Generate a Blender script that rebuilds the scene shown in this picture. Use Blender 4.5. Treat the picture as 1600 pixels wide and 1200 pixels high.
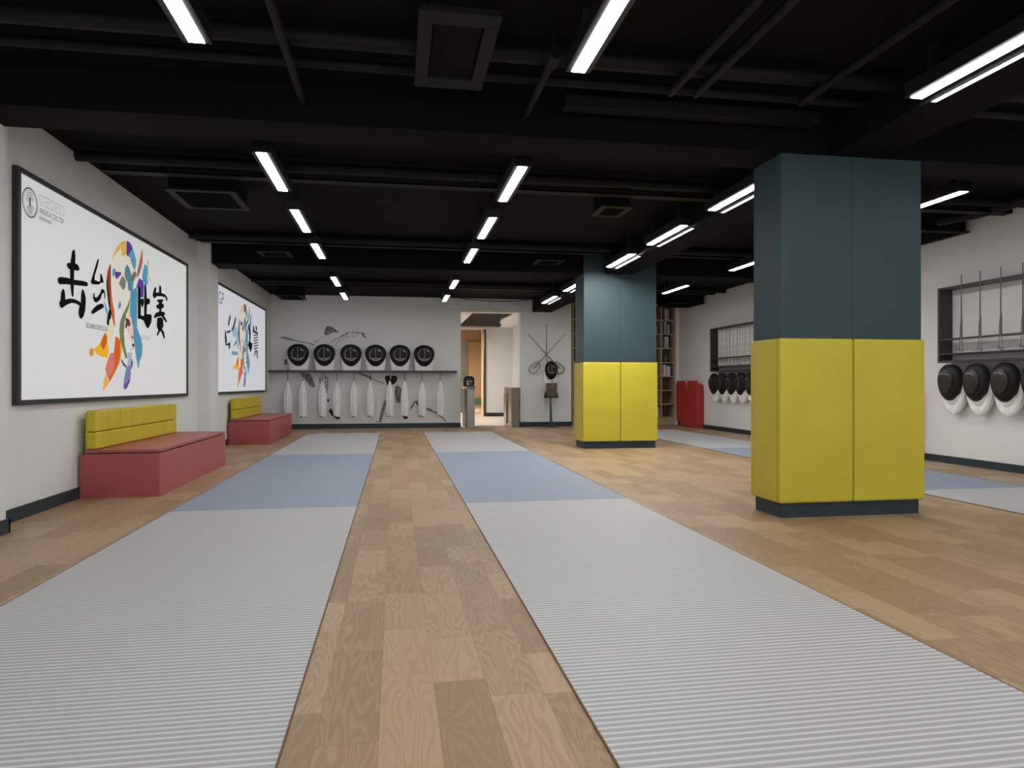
import bpy, bmesh, math, random
from mathutils import Vector, Matrix
for o in list(bpy.data.objects): bpy.data.objects.remove(o)
scene = bpy.context.scene
COL = scene.collection
PI = math.pi
R = random.Random(7)

# ------------------------------------------------------------------ camera
cam_data = bpy.data.cameras.new('camera'); cam = bpy.data.objects.new('camera', cam_data); COL.objects.link(cam)
cam_data.sensor_width = 36.0; cam_data.lens = 36.0 * 1080 / 1600
cam_data.shift_y = 1.0 / 1600
cam_data.clip_start = 0.05; cam_data.clip_end = 100
cam.location = (0, 0, 1.05)
cam.rotation_euler = (PI / 2, 0, -math.atan(182 / 1080))
scene.camera = cam

# ------------------------------------------------------------------ world, light levels, exposure
world = bpy.data.worlds.new('world'); scene.world = world; world.use_nodes = True
world.node_tree.nodes['Background'].inputs[0].default_value = (1, 1, 1, 1)
world.node_tree.nodes['Background'].inputs[1].default_value = 0.02
LAMP_POWER = 44.0          # radiance of the linear lamps' diffusers
CORRIDOR_POWER = 115.0
WARM_POWER = 450.0
FILL_POWER = 2.6            # added fill light from an unseen glowing front behind the viewer
SIGN_POWER = 0.50          # backlit posters
vs = scene.view_settings
vs.view_transform = 'Standard'; vs.look = 'None'; vs.gamma = 1.0; vs.use_curve_mapping = False
vs.exposure = 0.0

# ------------------------------------------------------------------ helpers
def lin(c):
    return tuple(((v / 255) / 12.92 if v / 255 <= .04045 else ((v / 255 + .055) / 1.055) ** 2.4) for v in c)

def mat(name, col, rough=.6, metal=0.0, spec=.4, emit=None, estr=0.0, noise=0.0, nscale=6.0, bump=0.0, bscale=60.0):
    m = bpy.data.materials.new(name); m.use_nodes = True
    nt = m.node_tree; b = nt.nodes['Principled BSDF']
    b.inputs['Roughness'].default_value = rough; b.inputs['Metallic'].default_value = metal
    b.inputs['Specular IOR Level'].default_value = spec
    b.inputs['Base Color'].default_value = (*col, 1)
    tc = nt.nodes.new('ShaderNodeTexCoord')
    if noise > 0:
        n = nt.nodes.new('ShaderNodeTexNoise'); n.inputs['Scale'].default_value = nscale; n.inputs['Detail'].default_value = 4
        nt.links.new(tc.outputs['Object'], n.inputs['Vector'])
        r = nt.nodes.new('ShaderNodeMapRange'); r.inputs[1].default_value = .3; r.inputs[2].default_value = .7
        r.inputs[3].default_value = 1 - noise; r.inputs[4].default_value = 1 + noise
        nt.links.new(n.outputs['Fac'], r.inputs[0])
        mx = nt.nodes.new('ShaderNodeVectorMath'); mx.operation = 'SCALE'; mx.inputs[0].default_value = col
        nt.links.new(r.outputs[0], mx.inputs['Scale']); nt.links.new(mx.outputs[0], b.inputs['Base Color'])
    if bump > 0:
        n2 = nt.nodes.new('ShaderNodeTexNoise'); n2.inputs['Scale'].default_value = bscale; n2.inputs['Detail'].default_value = 3
        nt.links.new(tc.outputs['Object'], n2.inputs['Vector'])
        bp = nt.nodes.new('ShaderNodeBump'); bp.inputs['Strength'].default_value = bump; bp.inputs['Distance'].default_value = .01
        nt.links.new(n2.outputs['Fac'], bp.inputs['Height']); nt.links.new(bp.outputs[0], b.inputs['Normal'])
    if emit is not None:
        b.inputs['Emission Color'].default_value = (*emit, 1); b.inputs['Emission Strength'].default_value = estr
    return m

def math_node(nt, op, a, b=None, c=None):
    n = nt.nodes.new('ShaderNodeMath'); n.operation = op
    for i, v in enumerate((a, b, c)):
        if v is None: continue
        if isinstance(v, (int, float)): n.inputs[i].default_value = v
        else: nt.links.new(v, n.inputs[i])
    return n.outputs[0]

def plank_material():
    m = bpy.data.materials.new('oak_plank_floor'); m.use_nodes = True
    nt = m.node_tree; L = nt.links.new; b = nt.nodes['Principled BSDF']
    tc = nt.nodes.new('ShaderNodeTexCoord'); sp = nt.nodes.new('ShaderNodeSeparateXYZ'); L(tc.outputs['Object'], sp.inputs[0])
    W = .183
    xs = math_node(nt, 'DIVIDE', math_node(nt, 'ADD', sp.outputs[0], .05 + W * 100), W)
    row = math_node(nt, 'FLOOR', xs); fx = math_node(nt, 'FRACT', xs)
    wn = nt.nodes.new('ShaderNodeTexWhiteNoise'); wn.noise_dimensions = '1D'; L(row, wn.inputs['W'])
    ys = math_node(nt, 'ADD', math_node(nt, 'DIVIDE', sp.outputs[1], 1.15), math_node(nt, 'MULTIPLY_ADD', wn.outputs['Value'], 7.0, 50.0))
    cell = math_node(nt, 'FLOOR', ys); fy = math_node(nt, 'FRACT', ys)
    cb = nt.nodes.new('ShaderNodeCombineXYZ'); L(row, cb.inputs[0]); L(cell, cb.inputs[1])
    w2 = nt.nodes.new('ShaderNodeTexWhiteNoise'); w2.noise_dimensions = '3D'; L(cb.outputs[0], w2.inputs['Vector'])
    split = math_node(nt, 'MULTIPLY_ADD', w2.outputs['Value'], .4, .3)
    side = math_node(nt, 'LESS_THAN', fy, split)
    cb2 = nt.nodes.new('ShaderNodeCombineXYZ'); L(row, cb2.inputs[0]); L(cell, cb2.inputs[1]); L(side, cb2.inputs[2])
    w3 = nt.nodes.new('ShaderNodeTexWhiteNoise'); w3.noise_dimensions = '3D'; L(cb2.outputs[0], w3.inputs['Vector'])
    # cathedral grain: contour lines of a stretched noise, shifted for each plank
    sc = nt.nodes.new('ShaderNodeVectorMath'); sc.operation = 'MULTIPLY'; sc.inputs[1].default_value = (8.5, 1.15, 1)
    L(tc.outputs['Object'], sc.inputs[0])
    off = nt.nodes.new('ShaderNodeVectorMath'); off.operation = 'SCALE'; off.inputs['Scale'].default_value = 40
    L(w3.outputs['Color'], off.inputs[0])
    ad = nt.nodes.new('ShaderNodeVectorMath'); ad.operation = 'ADD'; L(sc.outputs[0], ad.inputs[0]); L(off.outputs[0], ad.inputs[1])
    n = nt.nodes.new('ShaderNodeTexNoise'); n.inputs['Scale'].default_value = 1.0; n.inputs['Detail'].default_value = 2.0; n.inputs['Roughness'].default_value = .4
    L(ad.outputs[0], n.inputs['Vector'])
    ring = math_node(nt, 'SINE', math_node(nt, 'MULTIPLY', n.outputs['Fac'], 120.0))
    fine = nt.nodes.new('ShaderNodeTexNoise'); fine.inputs['Scale'].default_value = 1.0; fine.inputs['Detail'].default_value = 3
    s2 = nt.nodes.new('ShaderNodeVectorMath'); s2.operation = 'MULTIPLY'; s2.inputs[1].default_value = (140, 7, 1); L(tc.outputs['Object'], s2.inputs[0])
    L(s2.outputs[0], fine.inputs['Vector'])
    g = math_node(nt, 'ADD', math_node(nt, 'MULTIPLY', ring, .24), math_node(nt, 'MULTIPLY', math_node(nt, 'SUBTRACT', fine.outputs['Fac'], .5), .6))
    tone = math_node(nt, 'ADD', w3.outputs['Value'], g)
    rp = nt.nodes.new('ShaderNodeValToRGB'); e = rp.color_ramp.elements
    e[0].position = 0.0; e[0].color = (*PLANK_DARK, 1); e[1].position = 1.0; e[1].color = (*PLANK_LIGHT, 1)
    L(tone, rp.inputs[0])
    # seams
    ex = math_node(nt, 'MINIMUM', fx, math_node(nt, 'SUBTRACT', 1.0, fx))
    ey = math_node(nt, 'MINIMUM', math_node(nt, 'MINIMUM', fy, math_node(nt, 'SUBTRACT', 1.0, fy)), math_node(nt, 'ABSOLUTE', math_node(nt, 'SUBTRACT', fy, split)))
    seam = math_node(nt, 'MAXIMUM', math_node(nt, 'LESS_THAN', ex, .006), math_node(nt, 'LESS_THAN', ey, .0012))
    mx = nt.nodes.new('ShaderNodeMixRGB'); mx.blend_type = 'MULTIPLY'; mx.inputs[2].default_value = (.72, .66, .6, 1)
    L(seam, mx.inputs[0]); L(rp.outputs[0], mx.inputs[1]); L(mx.outputs[0], b.inputs['Base Color'])
    b.inputs['Roughness'].default_value = .5; b.inputs['Specular IOR Level'].default_value = .5
    bp = nt.nodes.new('ShaderNodeBump'); bp.inputs['Strength'].default_value = .08; bp.inputs['Distance'].default_value = .002
    L(g, bp.inputs['Height']); L(bp.outputs[0], b.inputs['Normal'])
    return m

def ribbed_material(name, light, dark):
    m = bpy.data.materials.new(name); m.use_nodes = True
    nt = m.node_tree; L = nt.links.new; b = nt.nodes['Principled BSDF']
    g = nt.nodes.new('ShaderNodeNewGeometry'); sp = nt.nodes.new('ShaderNodeSeparateXYZ'); L(g.outputs['Position'], sp.inputs[0])
    w = math_node(nt, 'SINE', math_node(nt, 'MULTIPLY', sp.outputs[1], 2 * PI / .032))
    t = nt.nodes.new('ShaderNodeMapRange'); t.inputs[1].default_value = -.1; t.inputs[2].default_value = .8; L(w, t.inputs[0])
    mx = nt.nodes.new('ShaderNodeMixRGB'); L(t.outputs[0], mx.inputs[0]); mx.inputs[1].default_value = (*dark, 1); mx.inputs[2].default_value = (*light, 1)
    L(mx.outputs[0], b.inputs['Base Color']); b.inputs['Roughness'].default_value = .55; b.inputs['Specular IOR Level'].default_value = .5
    return m

def ink_material(name, ink, wall_c, thr):
    m = bpy.data.materials.new(name); m.use_nodes = True
    nt = m.node_tree; L = nt.links.new; b = nt.nodes['Principled BSDF']
    tc = nt.nodes.new('ShaderNodeTexCoord'); v = nt.nodes.new('ShaderNodeTexVoronoi'); v.inputs['Scale'].default_value = 42
    L(tc.outputs['Object'], v.inputs['Vector'])
    r = nt.nodes.new('ShaderNodeMapRange'); r.inputs[1].default_value = thr; r.inputs[2].default_value = thr + .12; L(v.outputs['Distance'], r.inputs[0])
    mx = nt.nodes.new('ShaderNodeMixRGB'); L(r.outputs[0], mx.inputs[0]); mx.inputs[1].default_value = (*ink, 1); mx.inputs[2].default_value = (*wall_c, 1)
    L(mx.outputs[0], b.inputs['Base Color']); b.inputs['Roughness'].default_value = .9
    return m

def wood_material(name, a, c):
    m = bpy.data.materials.new(name); m.use_nodes = True
    nt = m.node_tree; L = nt.links.new; b = nt.nodes['Principled BSDF']
    tc = nt.nodes.new('ShaderNodeTexCoord'); s = nt.nodes.new('ShaderNodeVectorMath'); s.operation = 'MULTIPLY'; s.inputs[1].default_value = (40, 40, 2.5)
    L(tc.outputs['Object'], s.inputs[0]); n = nt.nodes.new('ShaderNodeTexNoise'); n.inputs['Scale'].default_value = 1; n.inputs['Detail'].default_value = 3
    L(s.outputs[0], n.inputs['Vector']); mx = nt.nodes.new('ShaderNodeMixRGB'); L(n.outputs['Fac'], mx.inputs[0])
    mx.inputs[1].default_value = (*a, 1); mx.inputs[2].default_value = (*c, 1); L(mx.outputs[0], b.inputs['Base Color']); b.inputs['Roughness'].default_value = .55
    return m

def steel_material():
    m = bpy.data.materials.new('brushed_steel'); m.use_nodes = True
    nt = m.node_tree; L = nt.links.new; b = nt.nodes['Principled BSDF']
    tc = nt.nodes.new('ShaderNodeTexCoord'); s = nt.nodes.new('ShaderNodeVectorMath'); s.operation = 'MULTIPLY'; s.inputs[1].default_value = (4, 4, 160)
    L(tc.outputs['Object'], s.inputs[0]); n = nt.nodes.new('ShaderNodeTexNoise'); n.inputs['Scale'].default_value = 1; n.inputs['Detail'].default_value = 2
    L(s.outputs[0], n.inputs['Vector'])
    r = nt.nodes.new('ShaderNodeMapRange'); r.inputs[3].default_value = .22; r.inputs[4].default_value = .4; L(n.outputs['Fac'], r.inputs[0]); L(r.outputs[0], b.inputs['Roughness'])
    b.inputs['Base Color'].default_value = (.30, .285, .265, 1); b.inputs['Metallic'].default_value = 1.0
    return m

PLANK_DARK = (.305, .196, .106); PLANK_LIGHT = (.455, .317, .187)
WALL_C = (.745, .75, .745)
M = {}
M['wall'] = mat('painted_wall', WALL_C, .85, spec=.2, noise=.02, nscale=1.5)
M['floor'] = plank_material()
M['black'] = mat('black_ceiling_paint', (.0045, .0045, .0047), .85, spec=.12, noise=.15, nscale=1.2)
M['black_pipe'] = mat('black_pipe_paint', (.0065, .0065, .007), .6, spec=.2)
M['lamp_case'] = mat('black_lamp_casing', (.012, .012, .012), .5, spec=.3)
M['diffuser'] = mat('lamp_diffuser', (.9, .9, .9), .5, emit=(1, .985, .965), estr=LAMP_POWER)
M['diffuser_strong'] = mat('strong_lamp_diffuser', (.9, .9, .9), .5, emit=(1, .985, .965), estr=LAMP_POWER * 1.12)
M['diffuser_bright'] = mat('bright_lamp_diffuser', (.9, .9, .9), .5, emit=(1, .985, .965), estr=LAMP_POWER * 5.0)
M['beam_glow_strip'] = mat('painted_beam_glow', (.9, .88, .84), .5, emit=(1, .95, .88), estr=.95)  # added glow in place of lamp light on the beam's side
M['fill_pane'] = mat('fill_glow_glass', (.3, .3, .3), .3, emit=(.98, 1, 1.03), estr=FILL_POWER)
M['corridor_diffuser'] = mat('corridor_diffuser', (.9, .9, .9), .5, emit=(1, .97, .93), estr=CORRIDOR_POWER)
M['warm_diffuser'] = mat('warm_diffuser', (.9, .9, .9), .5, emit=(1, .80, .58), estr=WARM_POWER)
M['teal_skirt'] = mat('dark_teal_skirting', (.020, .036, .046), .5)
M['teal'] = mat('dark_teal_paint', (.029, .056, .064), .55, spec=.35, noise=.05, nscale=2)
M['yellow_pad'] = mat('yellow_vinyl_padding', (.54, .465, .034), .42, spec=.4, noise=.06, nscale=2.5, bump=.03, bscale=25)
M['yellow_fab'] = mat('yellow_backrest_vinyl', (.60, .49, .035), .5, spec=.35, noise=.05, nscale=4)
M['red_bench'] = mat('dusty_red_laminate', (.40, .088, .090), .38, spec=.4, noise=.05, nscale=2)
M['red_deep'] = mat('deep_red_laminate', (.46, .040, .032), .42, spec=.4, noise=.04, nscale=3)
M['frame'] = mat('dark_grey_frame', (.035, .035, .036), .5)
M['rack'] = mat('dark_grey_rack_metal', (.045, .044, .042), .45)
M['shelf'] = mat('charcoal_shelf', (.05, .05, .052), .5)
M['mesh_black'] = mat('black_mask_mesh', (.010, .009, .009), .5, spec=.25)
M['mesh_inner'] = mat('dark_mask_visor', (.026, .022, .019), .35, spec=.4)
M['mask_white'] = mat('white_mask_bib', (.86, .855, .84), .7, spec=.2, noise=.02, nscale=9)
M['grille'] = mat('pale_wires_and_highlight', (.70, .70, .68), .4, metal=.0)
M['cloth'] = mat('white_folded_cloth', (.80, .785, .79), .85, spec=.15, noise=.05, nscale=14)
M['cloth_dark'] = mat('grey_cloth_hem', (.16, .155, .15), .8)
M['cord'] = mat('black_cord', (.012, .012, .012), .6)
M['steel'] = steel_material()
M['steel_dark'] = mat('blue_grey_glass_panel', (.10, .14, .16), .15, spec=.6)
M['foil'] = mat('dark_steel_blade', (.16, .155, .15), .4, metal=.7)
M['foil_light'] = mat('pale_blade', (.80, .79, .77), .55, metal=0, noise=.2, nscale=30)
M['brass'] = mat('aged_pewter_guard', (.36, .34, .28), .4, metal=.6)
M['bronze'] = mat('bronze_plate', (.11, .085, .06), .28, metal=.3, spec=.6)
M['plastic'] = mat('black_plastic', (.010, .010, .011), .6, spec=.2)
M['tealpole'] = mat('teal_lacquered_pole', (.035, .11, .10), .3, spec=.5)
M['mat_grey'] = ribbed_material('ribbed_grey_mat', (.64, .645, .65), (.385, .388, .395))
M['mat_blue'] = ribbed_material('ribbed_blue_mat', (.31, .365, .455), (.255, .305, .385))
M['mat_edge'] = mat('wood_mat_trim', (.16, .09, .045), .5)
M['wood'] = wood_material('tan_bookcase_wood', (.40, .30, .20), (.52, .40, .28))
M['wood_dark'] = wood_material('brown_bookcase_back', (.10, .075, .055), (.13, .095, .07))
M['paper'] = mat('pale_book_cover', (.62, .62, .60), .7)
M['paper_grey'] = mat('grey_book_cover', (.34, .35, .37), .7)
M['paper_dark'] = mat('charcoal_book_cover', (.03, .03, .035), .6)
M['orange'] = mat('warm_orange_wall', (.82, .60, .38), .8)
M['brown'] = mat('brown_ceiling', (.20, .13, .085), .8)
M['green'] = mat('green_skirting', (.18, .32, .22), .6)
M['grey_cab'] = mat('grey_cabinet', (.20, .195, .185), .5)
M['pale_floor'] = mat('pale_corridor_floor', (.80, .69, .59), .5, noise=.06, nscale=3)
M['slats'] = mat('dark_ceiling_slats', (.022, .018, .016), .5)
M['mark_white'] = mat('white_print', (.6, .6, .6), .6)
M['panel_white'] = mat('backlit_white_panel', (.2, .2, .2), .5, emit=(1.0, 1.0, .985), estr=SIGN_POWER)
M['panel_cool'] = mat('backlit_cool_panel', (.2, .2, .21), .5, emit=(.97, 1.0, 1.06), estr=SIGN_POWER)
_sign = {}
def print_mat(c):
    if c not in _sign:
        l = lin(c)
        _sign[c] = mat('backlit_print', tuple(v * .4 for v in l), .8, spec=.05, emit=l, estr=SIGN_POWER * 1.3)
    return _sign[c]
INK = [ink_material('pale_ink', (.16, .155, .15), WALL_C, .5), ink_material('grey_ink', (.05, .045, .045), (.30, .29, .29), .42), mat('black_ink', (.015, .014, .014), .8)]

class MB:
    """collects shapes (in room coordinates) and links them as one mesh object"""
    def __init__(s): s.bm = bmesh.new(); s.mi = 0
    def face(s, vs):
        try:
            f = s.bm.faces.new(vs); f.material_index = s.mi; return f
        except ValueError: return None
    def box(s, x0, x1, y0, y1, z0, z1):
        v = [s.bm.verts.new((x, y, z)) for x in (x0, x1) for y in (y0, y1) for z in (z0, z1)]
        for f in ((0, 1, 3, 2), (4, 6, 7, 5), (0, 4, 5, 1), (2, 3, 7, 6), (0, 2, 6, 4), (1, 5, 7, 3)): s.face([v[i] for i in f])
        return s
    def rings(s, rs, cap=True, closed=True):
        R_ = [[s.bm.verts.new(p) for p in r] for r in rs]; n = len(R_[0])
        for a, b in zip(R_, R_[1:]):
            for i in range(n if closed else n - 1):
                j = (i + 1) % n; s.face([a[i], a[j], b[j], b[i]])
        if cap and closed:
            s.face(R_[0][::-1]); s.face(R_[-1])
        return s
    def tube(s, pts, r, n=10):
        pts = [Vector(p) for p in pts]; rs = []
        rad = r if isinstance(r, (list, tuple)) else [r] * len(pts)
        for i, p in enumerate(pts):
            d = (pts[min(i + 1, len(pts) - 1)] - pts[max(i - 1, 0)]).normalized()
            up = Vector((0, 0, 1)) if abs(d.z) < .9 else Vector((1, 0, 0))
            a = d.cross(up).normalized(); b = d.cross(a)
            rs.append([p + (a * math.cos(t) + b * math.sin(t)) * rad[i] for t in [2 * PI * k / n for k in range(n)]])
        return s.rings(rs)
    def prism(s, poly, f0, f1):
        """poly of 2D points; f0/f1 map a 2D point to the two faces"""
        a = [s.bm.verts.new(f0(p)) for p in poly]; b = [s.bm.verts.new(f1(p)) for p in poly]; n = len(poly)
        s.face(a[::-1]); s.face(b)
        for i in range(n):
            j = (i + 1) % n; s.face([a[i], a[j], b[j], b[i]])
        return s
    def build(s, name, m, parent=None, bevel=0.0, smooth=False, seg=2):
        bmesh.ops.recalc_face_normals(s.bm, faces=s.bm.faces)
        org = Vector((0, 0, 0)); p = parent
        while p: org += p.location; p = p.parent
        bmesh.ops.translate(s.bm, vec=-org, verts=s.bm.verts)
        me = bpy.data.meshes.new(name); s.bm.to_mesh(me); s.bm.free()
        for x in (m if isinstance(m, list) else [m]): me.materials.append(x)
        if smooth:
            for f in me.polygons: f.use_smooth = True
            me.set_sharp_from_angle(angle=math.radians(38))
        o = bpy.data.objects.new(name, me); COL.objects.link(o)
        if parent: o.parent = parent
        if bevel:
            b = o.modifiers.new('bevel', 'BEVEL'); b.width = bevel; b.segments = seg; b.limit_method = 'ANGLE'; b.harden_normals = False
        return o

def tag(o, label, cat, group=None):
    o['label'] = label; o['category'] = cat
    if group: o['group'] = group
    return o
def thing(name, label, cat, loc=(0, 0, 0), group=None):
    o = bpy.data.objects.new(name, None); COL.objects.link(o); o.location = loc; o.empty_display_size = .1
    return tag(o, label, cat, group)
def struct(o): o['kind'] = 'structure'; return o
def dup(root, loc=None, rotz=None, label=None, group=None):
    r = root.copy(); COL.objects.link(r)
    if loc is not None: r.location = loc
    if rotz is not None: r.rotation_euler = (0, 0, rotz)
    if label: r['label'] = label
    if group: r['group'] = group
    for ch in list(root.children):
        c = ch.copy(); COL.objects.link(c); c.parent = r
        for g in list(ch.children):
            d = g.copy(); COL.objects.link(d); d.parent = c
    return r
ORD = ['first', 'second', 'third', 'fourth', 'fifth', 'sixth', 'seventh', 'eighth', 'ninth', 'tenth', 'eleventh', 'twelfth',
       'thirteenth', 'fourteenth', 'fifteenth', 'sixteenth', 'seventeenth', 'eighteenth', 'nineteenth', 'twentieth',
       'twenty-first', 'twenty-second', 'twenty-third', 'twenty-fourth', 'twenty-fifth', 'twenty-sixth', 'twenty-seventh', 'twenty-eighth']
def lettering(body, size, m, parent, origin, along_y=True, stretch=1.0):
    """flat letters on a wall facing +X, reading along +Y"""
    cu = bpy.data.curves.new('lettering', 'FONT'); cu.body = body; cu.size = size
    t = bpy.data.objects.new('lettering', cu); COL.objects.link(t)
    bpy.context.view_layer.update()
    me = bpy.data.meshes.new_from_object(t.evaluated_get(bpy.context.evaluated_depsgraph_get()))
    bpy.data.objects.remove(t)
    org = Vector((0, 0, 0)); p = parent
    while p: org += p.location; p = p.parent
    for v in me.vertices: v.co = Vector((origin[0], origin[1] + v.co.x * stretch, origin[2] + v.co.y)) - org
    me.materials.clear(); me.materials.append(m)
    o = bpy.data.objects.new('lettering', me); COL.objects.link(o); o.parent = parent
    return o
# printed shapes in millimetres on their own panels (measured along the wall, up from the lower edge)
BRUSH_STROKES = [
[(937,1378),(968,1376),(983,1316),(970,1248),(955,1188),(950,1064),(943,965),(925,944),(902,963),(879,1054),(872,1183),(886,1266),(911,1352)],
[(809,1217),(832,1239),(902,1251),(983,1263),(1038,1251),(1062,1226),(1047,1203),(965,1194),(893,1186),(840,1190)],
[(642,1059),(655,1081),(704,1095),(823,1106),(983,1110),(1132,1124),(1219,1124),(1242,1107),(1219,1085),(1132,1076),(946,1059),(789,1043),(688,1028),(655,1034)],
[(738,998),(768,990),(780,952),(785,909),(875,928),(965,934),(1056,925),(1084,915),(1098,1009),(1117,1047),(1151,1038),(1186,987),(1193,928),(1180,858),(1147,796),(1094,764),(1056,778),(1038,818),(1047,853),(1060,883),(983,897),(902,892),(806,863),(721,825),(684,833),(671,867),(696,894),(704,958)],
[(1473,1392),(1483,1380),(1441,1293),(1389,1214),(1385,1170),(1483,1167),(1511,1180),(1515,1243),(1537,1257),(1569,1224),(1595,1172),(1537,1166),(1483,1140),(1369,1124),(1308,1124),(1298,1144),(1328,1188),(1389,1285),(1441,1369)],
[(1369,1049),(1348,1020),(1352,982),(1389,955),(1441,961),(1515,997),(1558,1061),(1602,1075),(1613,1013),(1635,1025),(1628,1079),(1602,1107),(1537,1104),(1515,1064),(1452,1016),(1410,1002),(1383,1012),(1383,1038)],
[(1308,859),(1318,834),(1369,845),(1602,930),(1580,960),(1526,958),(1441,935),(1369,900)],
[(1736,936),(1770,921),(1782,894),(1770,838),(1736,816),(1718,763),(1686,754),(1668,782),(1690,867)],
[(2514,1261),(2595,1263),(2607,1129),(2612,950),(2707,951),(2702,912),(2518,903)],
[(2719,1315),(2756,1333),(2785,1298),(2800,1165),(2880,1178),(2918,1149),(2893,1115),(2805,1091),(2795,982),(2943,995),(2969,976),(2956,904),(2855,819),(2780,833),(2695,898),(2588,909),(2712,960)],
[(2588,1131),(2707,1154),(2707,1098),(2659,1041),(2612,1070)],
[(3249,1391),(3304,1371),(3310,1297),(3446,1296),(3533,1269),(3547,1238),(3504,1218),(3460,1260),(3318,1256),(3140,1234),(3047,1191),(2995,1229),(3034,1297),(3087,1345),(3127,1328),(3113,1276),(3221,1290),(3227,1360)],
[(3153,1195),(3374,1226),(3374,1198),(3318,1178),(3403,1159),(3403,1127),(3318,1103),(3304,1069),(3431,1069),(3451,1042),(3403,1028),(3474,993),(3533,960),(3489,945),(3403,972),(3304,1009),(3167,987),(3060,958),(3034,974),(3100,1025),(3221,1056),(3235,1085),(3140,1089),(3113,1117),(3194,1140),(3221,1166),(3153,1172)],
[(3153,972),(3276,993),(3374,983),(3388,886),(3332,854),(3403,822),(3446,750),(3403,733),(3318,806),(3262,821),(3180,755),(3135,765),(3194,824),(3140,866)]]
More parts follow.
